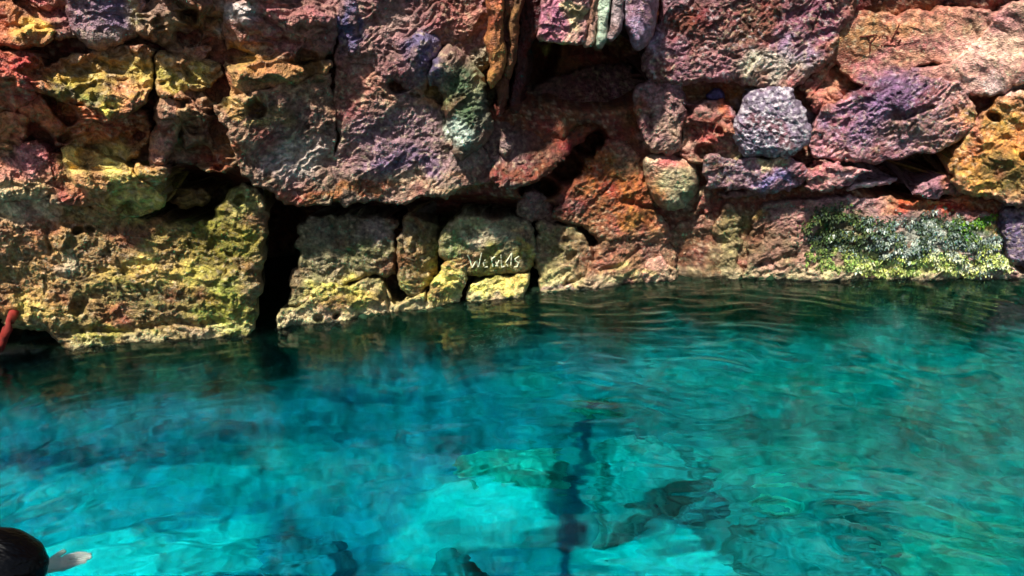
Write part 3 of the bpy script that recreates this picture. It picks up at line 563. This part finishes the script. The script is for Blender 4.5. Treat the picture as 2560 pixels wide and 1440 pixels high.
rock("rock_slab", "bright lemon-lichened slab left of the black cavity", "rock slab",
  [(150,372),(222,366),(290,408),(342,452),(392,484),(404,510),(376,528),(330,538),(258,510),(202,474),(166,414)], (220,206,96), .15, 'crumb', edge=18, drop=.08, grow=1, amp=.75)
rock("rock_block", "maroon wedge of rock below the lemon-lichened slab", "rock block",
  [(134,384),(152,388),(202,470),(258,512),(300,526),(180,510),(130,486)], (154,80,68), .09, 'chis', edge=14, drop=.07, grow=4)
rock("stone", "ochre nub at the lip of the black cavity", "stone",
  [(340,402),(384,420),(416,420),(424,444),(412,466),(384,466),(352,440)], (206,158,84), .12, 'crumb', edge=16, drop=.07, grow=1, amp=.7)
rock("stone", "green-topped stone inside the black cavity", "stone",
  [(424,486),(450,480),(500,476),(514,486),(490,508),(450,512),(430,506)], (138,130,66), -.2, 'crumb', edge=18, drop=.08, grow=1, amp=.7)
build_pending()
# --- writing on the rock, following its surface
def strokes(fieldkey, lines, rgb, wpx, name, lift=.004):
    o, fu, fv, fh = FIELDS[fieldkey]
    g = {}
    for k in range(len(fu)): g.setdefault((int(fu[k]//6), int(fv[k]//6)), []).append(fh[k])
    def hh(u, v):
        a = [max(g[(i, j)]) for i in (int(u//6)-1, int(u//6), int(u//6)+1) for j in (int(v//6)-1, int(v//6), int(v//6)+1) if (i, j) in g]
        return np.mean(a)*.5+max(a)*.5 if a else 0
    V, Q = [], []
    rs = random.Random(4)
    for ln in lines:
        ln = [(a+rs.uniform(-1.2, 1.2), b+rs.uniform(-1.2, 1.2)) for a, b in ln]
        pts = []
        for (a, b) in zip(ln[:-1], ln[1:]):
            n = max(2, int(math.hypot(b[0]-a[0], b[1]-a[1])/3))
            pts += [(a[0]+(b[0]-a[0])*i/n, a[1]+(b[1]-a[1])*i/n) for i in range(n)]
        pts.append(ln[-1]); prev = None
        for i, (u, v) in enumerate(pts):
            p, q = pts[max(0, i-1)], pts[min(len(pts)-1, i+1)]
            dx, dy = q[0]-p[0], q[1]-p[1]; L = math.hypot(dx, dy)+1e-6
            ww = wpx*(.7+.6*rs.random()); k = len(V)
            for s_, lf in ((-1, 0), (-.4, 1), (.4, 1), (1, 0)):
                uu, v2 = u-s_*dy/L*ww/2, v+s_*dx/L*ww/2
                V.append(np.array(on_wall(uu, v2, hh(u, v)+lift*lf)).tolist())
            if prev is not None and rs.random() > .13:
                for j in range(3): Q.append((prev+j, prev+j+1, k+j+1, k+j))
            prev = k
    w_ = make_mesh(name, np.array(V), np.array(Q), plain_mat(name, rgb, .8, .2, 90, .4))
    w_.parent = o
    return w_
def z3(pts): return [(1080+x/5.76, 520+y/5.76) for x, y in pts]
strokes('writing', [z3(p) for p in [
  [(515,680),(550,760),(585,860)],[(585,860),(640,760)],[(640,760),(668,850)],[(668,850),(715,640)],
  [(745,800),(800,790),(770,740),(742,800),(760,860),(800,850)],[(850,690),(870,760),(880,850)],[(860,730),(905,700)],
  [(910,770),(960,850)],[(965,760),(905,860)],[(1000,670),(1005,850)],[(1005,850),(1040,845)],[(1090,850),(1055,790),(1100,740),(1150,650),(1130,840)],
  [(1250,690),(1195,730),(1200,770),(1245,790),(1230,840),(1180,845)]]], (206,204,168), 3.4, "scratched_writing")
def z4(pts): return [(2060+x/7.11, 40+y/7.11) for x, y in pts]
strokes('tan', [z4(p) for p in [
  [(650,385),(780,365),(935,340)],[(770,370),(825,460),(815,640)],[(935,340),(890,420),(825,470)],[(930,420),(1000,370),(1140,370)],
  [(1140,370),(1130,420)],[(1340,160),(1290,270),(1180,460)],[(1020,525),(1100,520),(1250,520),(1370,430)],[(1290,270),(1330,300)]]], (72,26,16), 4.5, "painted_writing", lift=.003)
# --- growth on the long ledge: a ragged curtain of small fronds
def growth(name, label, cat, cells, n, seed):
    rs = np.random.RandomState(seed); V, Q, C = [], [], []
    for (cx, cy, rx, ry, cols, ln, cnt) in cells:
        for _ in range(int(n*cnt)):
            r, t = math.sqrt(rs.rand())*(1+.25*abs(rs.normal())), rs.rand()*6.283
            u, v = cx+rx*r*math.cos(t), cy+ry*r*math.sin(t)
            v += 20*float(perlin(np.array([u/38.]), np.array([1.5]), np.array([seed*1.]))[0])*(1 if cy < 630 else .35)
            if perlin(np.array([u/30.]), np.array([v/17.]), np.array([seed*1.3]))[0] < -.12+.1*rs.normal(): continue
            if (int(u//6), int(v//6)) not in _g: continue
            p = np.array(on_wall(u, v, HL(u, v)+.001))
            d = np.array([rs.normal(0, .8), -.4-rs.rand()*.4, -.4+rs.normal(0, .8)]); d /= np.linalg.norm(d)
            L = ln*rs.uniform(.35, 1.4); sd_ = np.cross(d, [rs.normal(0, .5), -1, rs.normal(0, .5)]); sd_ /= np.linalg.norm(sd_)+1e-6; sd_ *= L*rs.uniform(.2, .45)
            e = p+d*L; b_ = len(V); mid = p+d*L*.55+np.array([0, -.002, .003])
            V += [p, mid-sd_, e+np.array([0, 0, -.25*L]), mid+sd_]; Q.append((b_, b_+1, b_+2, b_+3))
            q_ = float(perlin(np.array([u/22.]), np.array([v/13.]), np.array([3.3]))[0])*.8+.5+.16*rs.normal(); cc = sorted(cols, key=sum)
            C += [lin(cc[int(np.clip(q_, 0, .999)*len(cc))])*rs.uniform(.7, 1.15)]*4
    ob = make_mesh(name, np.array(V), np.array(Q), M_ROCK, np.clip(np.array(C), .004, .9), smooth=False)
    return tag(ob, label, cat, kind="stuff")
_o, _fu, _fv, _fh = FIELDS['long']; _g = {}
for k in range(len(_fu)): _g[(int(_fu[k]//6), int(_fv[k]//6))] = _fh[k]
def HL(u, v): return _g.get((int(u//6), int(v//6)), 0.0)
DK = [(46,62,34),(70,92,46),(96,110,50),(40,52,46),(60,74,40)]; GY = [(120,136,128),(160,172,158),(84,104,70),(190,196,180),(60,80,60),(100,120,116)]
LM = [(140,165,80),(170,190,100),(110,136,60),(150,150,90)]; WH = [(228,232,190),(214,222,140),(212,214,160),(190,204,100),(150,160,90)]
growth("moss", "ragged green to whitish moss hanging on the long ledge at the right", "moss", [
  (2090,590,70,55,DK,.015,.9),(2170,600,80,50,DK+GY,.016,.7),(2270,605,90,48,GY,.015,.9),(2370,600,80,52,GY+DK,.015,.8),(2440,615,60,50,GY,.015,.6),
  (2450,565,45,22,[(86,130,30),(120,150,40),(60,96,30)],.015,.3),(2120,655,80,18,LM,.014,.5),(2060,640,40,24,LM+DK,.014,.2),
  (2250,662,110,20,WH+LM,.016,.9),(2400,658,110,22,WH,.016,1.0),(2480,640,34,24,WH+LM,.015,.3)], 3600, 5)
# --- root hanging in the black undercut at the left edge
def tube(pts, rad, n=10):
    V, Q = [], []
    P = [Vector(p) for p in pts]
    for i, p in enumerate(P):
        d = (P[min(i+1, len(P)-1)]-P[max(i-1, 0)]).normalized(); a = d.orthogonal().normalized(); b = d.cross(a)
        for k in range(n):
            t = 2*math.pi*k/n; V.append(tuple(p+(a*math.cos(t)+b*math.sin(t))*rad[i]*(1+.12*math.sin(3*t+i))))
    for i in range(len(P)-1):
        for k in range(n): Q.append((i*n+k, i*n+(k+1) % n, (i+1)*n+(k+1) % n, (i+1)*n+k))
    return V, Q
path = [(52,752,-.03),(40,772,.0),(30,788,.035),(24,805,.075),(18,822,.085),(12,838,.08),(8,850,.075),(2,866,.07),(-8,880,.06),(-18,892,.05)]
V, Q = tube([on_wall(u, v, h) for u, v, h in path], [.012,.014,.017,.016,.0185,.016,.0165,.018,.0165,.015])
tag(make_mesh("hanging_root", np.array(V), np.array(Q), plain_mat("coral_red_root", (112,32,24), .75, .25, 45, .6, .8)), "coral red root reaching down to the water in the dark undercut", "root")
#@@SUBMERGED
for lab, pl, c, of, kw in [
  ("pale green flat-topped rock under water in the middle of the pool", [(1262,950),(1300,930),(1350,922),(1420,938),(1446,962),(1404,996),(1340,984),(1290,992)], (150,168,148), .03, {}),
  ("dark rock under water behind the pale green flat-topped one", [(1400,985),(1500,960),(1590,985),(1560,1040),(1460,1060),(1390,1030)], (97,122,106), .04, {}),
  ("large blue-dark submerged boulder left of the bright patch", [(630,1370),(700,1325),(800,1318),(880,1350),(900,1420),(860,1500),(700,1510),(640,1450)], (120,150,171), .22, {}),
  ("rounded submerged boulder at the bottom centre in front of the bright patch", [(1060,1420),(1110,1380),(1170,1372),(1225,1400),(1240,1470),(1200,1540),(1080,1540)], (129,160,167), .25, {}),
  ("rough lit submerged boulder left of the dark underwater cleft", [(1100,1180),(1180,1120),(1300,1100),(1420,1120),(1430,1200),(1390,1270),(1300,1230),(1180,1220)], (174,199,183), .28, {}),
  ("smooth submerged slab right of the dark underwater cleft", [(1470,1120),(1560,1060),(1700,1080),(1800,1160),(1760,1260),(1640,1300),(1560,1390),(1470,1420),(1455,1260)], (136,171,169), .20, {}),
  ("dark pitted submerged rock right of the smooth slab", [(1640,1260),(1700,1215),(1790,1220),(1820,1255),(1760,1330),(1690,1335)], (128,160,168), .30, {}),
  ("broad submerged slab at the lower right", [(1770,1330),(1840,1260),(2000,1250),(2150,1310),(2280,1420),(2250,1540),(1900,1540),(1800,1430)], (129,164,162), .16, {}),
  ("low dark submerged rock far out on the right", [(2080,1260),(2160,1235),(2260,1260),(2270,1290),(2160,1300),(2090,1285)], (129,160,155), .20, {}),
  ("pale submerged stone low in the middle right", [(1840,1215),(1930,1200),(2010,1225),(2030,1260),(1930,1290),(1850,1265)], (183,213,190), .22, {}),
  ]:
    rock("submerged_rock", lab, "rock", pl, c, of+.09, 'bed', edge=70, drop=of+.12, bulge=.03, grow=2, warp=2.4, thick=.3, step=5, bed=True, blobs=False, **kw)
build_pending()
#@@PERSON
def skinned(name, pts, edges, rad, mat, parent=None, sub=2):
    me = bpy.data.meshes.new(name); me.from_pydata(pts, edges, []); me.materials.append(mat)
    o = bpy.data.objects.new(name, me); COL.objects.link(o)
    md = o.modifiers.new("skin", 'SKIN'); md.use_smooth_shade = True
    if not me.skin_vertices: me.attributes
    for i, r_ in enumerate(rad):
        sv = me.skin_vertices[0].data[i]; sv.radius = (r_, r_) if not isinstance(r_, tuple) else r_
        sv.use_root = (i == 0)
    s = o.modifiers.new("sub", 'SUBSURF'); s.levels = sub; s.render_levels = sub
    if parent: o.parent = parent
    return o
def water_pt(u, v, z):
    rx, ry, rz = ray(u, v); t = (z-H)/rz; return Vector((rx*t, ry*t, z))
def under_pt(u, v, d):
    x0, y0, dx, dy, dz = under(u, v); s = d/-dz; return (x0+dx*s, y0+dy*s, -d)
skin = plain_mat("wet_skin", (244,222,212), .4, .5, 20, .12, .1)
hd = water_pt(-14, 1446, .035)
# local frame: the head is tipped over to the right, face turned down and away
R_ = Vector((1, 0, 0)); Fw = Vector((0, 1, 0)); Up = Vector((0, 0, 1))
def L_(a, b, c): return tuple(hd+R_*a+Fw*b+Up*c)
hand = Vector([float(q) for q in under_pt(112, 1418, .07)]); tip = Vector([float(q) for q in under_pt(206, 1394, .05)])
hv = (tip-hand); hl = hv.length; hv.normalize(); hs = Vector((-hv.y, hv.x, 0)).normalized()
sh = hd+Vector((.02, -.17, -.22)); el = hd+Vector((.16, -.22, -.2)); wr = hand-hv*.03+Vector((0, 0, -.01))
pts = [L_(-.08,-.22,-.62), L_(-.05,-.2,-.4), L_(-.03,-.15,-.2), L_(-.01,-.06,-.1), L_(.0,.0,-.01), L_(.015,.03,.04), L_(.05,.05,-.03), L_(.075,.055,-.065),
       tuple(sh), tuple(el), tuple(wr), tuple(hand+hv*.02), tuple(hand+hv*.055), L_(-.2,-.18,-.24), L_(-.34,-.12,-.34), L_(-.4,.05,-.4)]
edges = [(0,1),(1,2),(2,3),(3,4),(4,5),(5,6),(6,7),(2,8),(8,9),(9,10),(10,11),(11,12),(2,13),(13,14),(14,15)]
rad = [.14,.15,.12,.055,.09,.088,.06,.035,.062,.046,.03,(.034,.016),(.036,.015),.062,.045,.03]
base = hand+hv*.06
for k, (off, ln_, r_) in enumerate([(-.027,.052,.0095),(-.010,.064,.010),(.008,.060,.010),(.024,.045,.009)]):
    a = base+hs*off; b = a+hv*ln_*.55-hs*off*.12+Vector((0,0,.004)); c = a+hv*ln_-hs*off*.3-Vector((0,0,.006))
    i = len(pts); pts += [tuple(a), tuple(b), tuple(c)]; rad += [r_*1.1, r_, r_*.85]; edges += [(12,i),(i,i+1),(i+1,i+2)]
a = hand+hv*.015+hs*.036; b = a+hv*.03+hs*.022; i = len(pts); pts += [tuple(a), tuple(b)]; rad += [.0105,.009]; edges += [(11,i),(i,i+1)]
person = skinned("person", pts, edges, rad, skin)
tag(person, "swimmer with wet black hair at the lower left corner, one hand just under the water", "person")
def lump(name, cen, axes, sc, mat, parent, fn, n=48, m=32):
    V, Q = [], []
    for j in range(m+1):
        for i in range(n):
            th, ph = math.pi*j/m, 2*math.pi*i/n
            d = Vector((math.sin(th)*math.cos(ph), math.sin(th)*math.sin(ph), math.cos(th))); k = fn(d, th, ph)
            V.append(tuple(cen+axes[0]*d.x*sc[0]*k+axes[1]*d.y*sc[1]*k+axes[2]*d.z*sc[2]*k))
    for j in range(m):
        for i in range(n): Q.append((j*n+i, j*n+(i+1) % n, (j+1)*n+(i+1) % n, (j+1)*n+i))
    o = make_mesh(name, np.array(V), np.array(Q), mat); o.parent = parent; return o
hairm = plain_mat("wet_black_hair", (3,3,4), .3, .14, 30, .4, .4)
ax0 = Vector((.93, .1, -.22)).normalized(); ax1 = Vector((-.1, 1, .15)); ax1 = (ax1-ax0*ax1.dot(ax0)).normalized(); ax2 = ax0.cross(ax1)
def hairfn(d, th, ph):
    q = (d.y*1.2+d.z*.5, d.z*1.0-d.x*.3)
    f = lambda a, b, c: float(perlin(np.array([a]), np.array([b]), np.array([c]))[0])
    return 1+.03*f(q[0]*3, d.x*1.2, q[1]*3)+.018*f(q[0]*16, d.x*1.2, q[1]*16)+.07*max(0, d.x)**3
lump("hair", hd+Vector((.005, .012, .035)), (ax0, ax1, ax2), (.112, .092, .088), hairm, person, hairfn, 200, 120)
lump("ear", water_pt(46, 1420, .075), (Vector((.4,-.6,.5)).normalized(), Vector((.8,.6,0)).normalized(), Vector((-.2,.3,.9)).normalized()), (.008, .011, .016), skin, person, lambda d, th, ph: 1+.15*math.sin(2*ph), 16, 10)
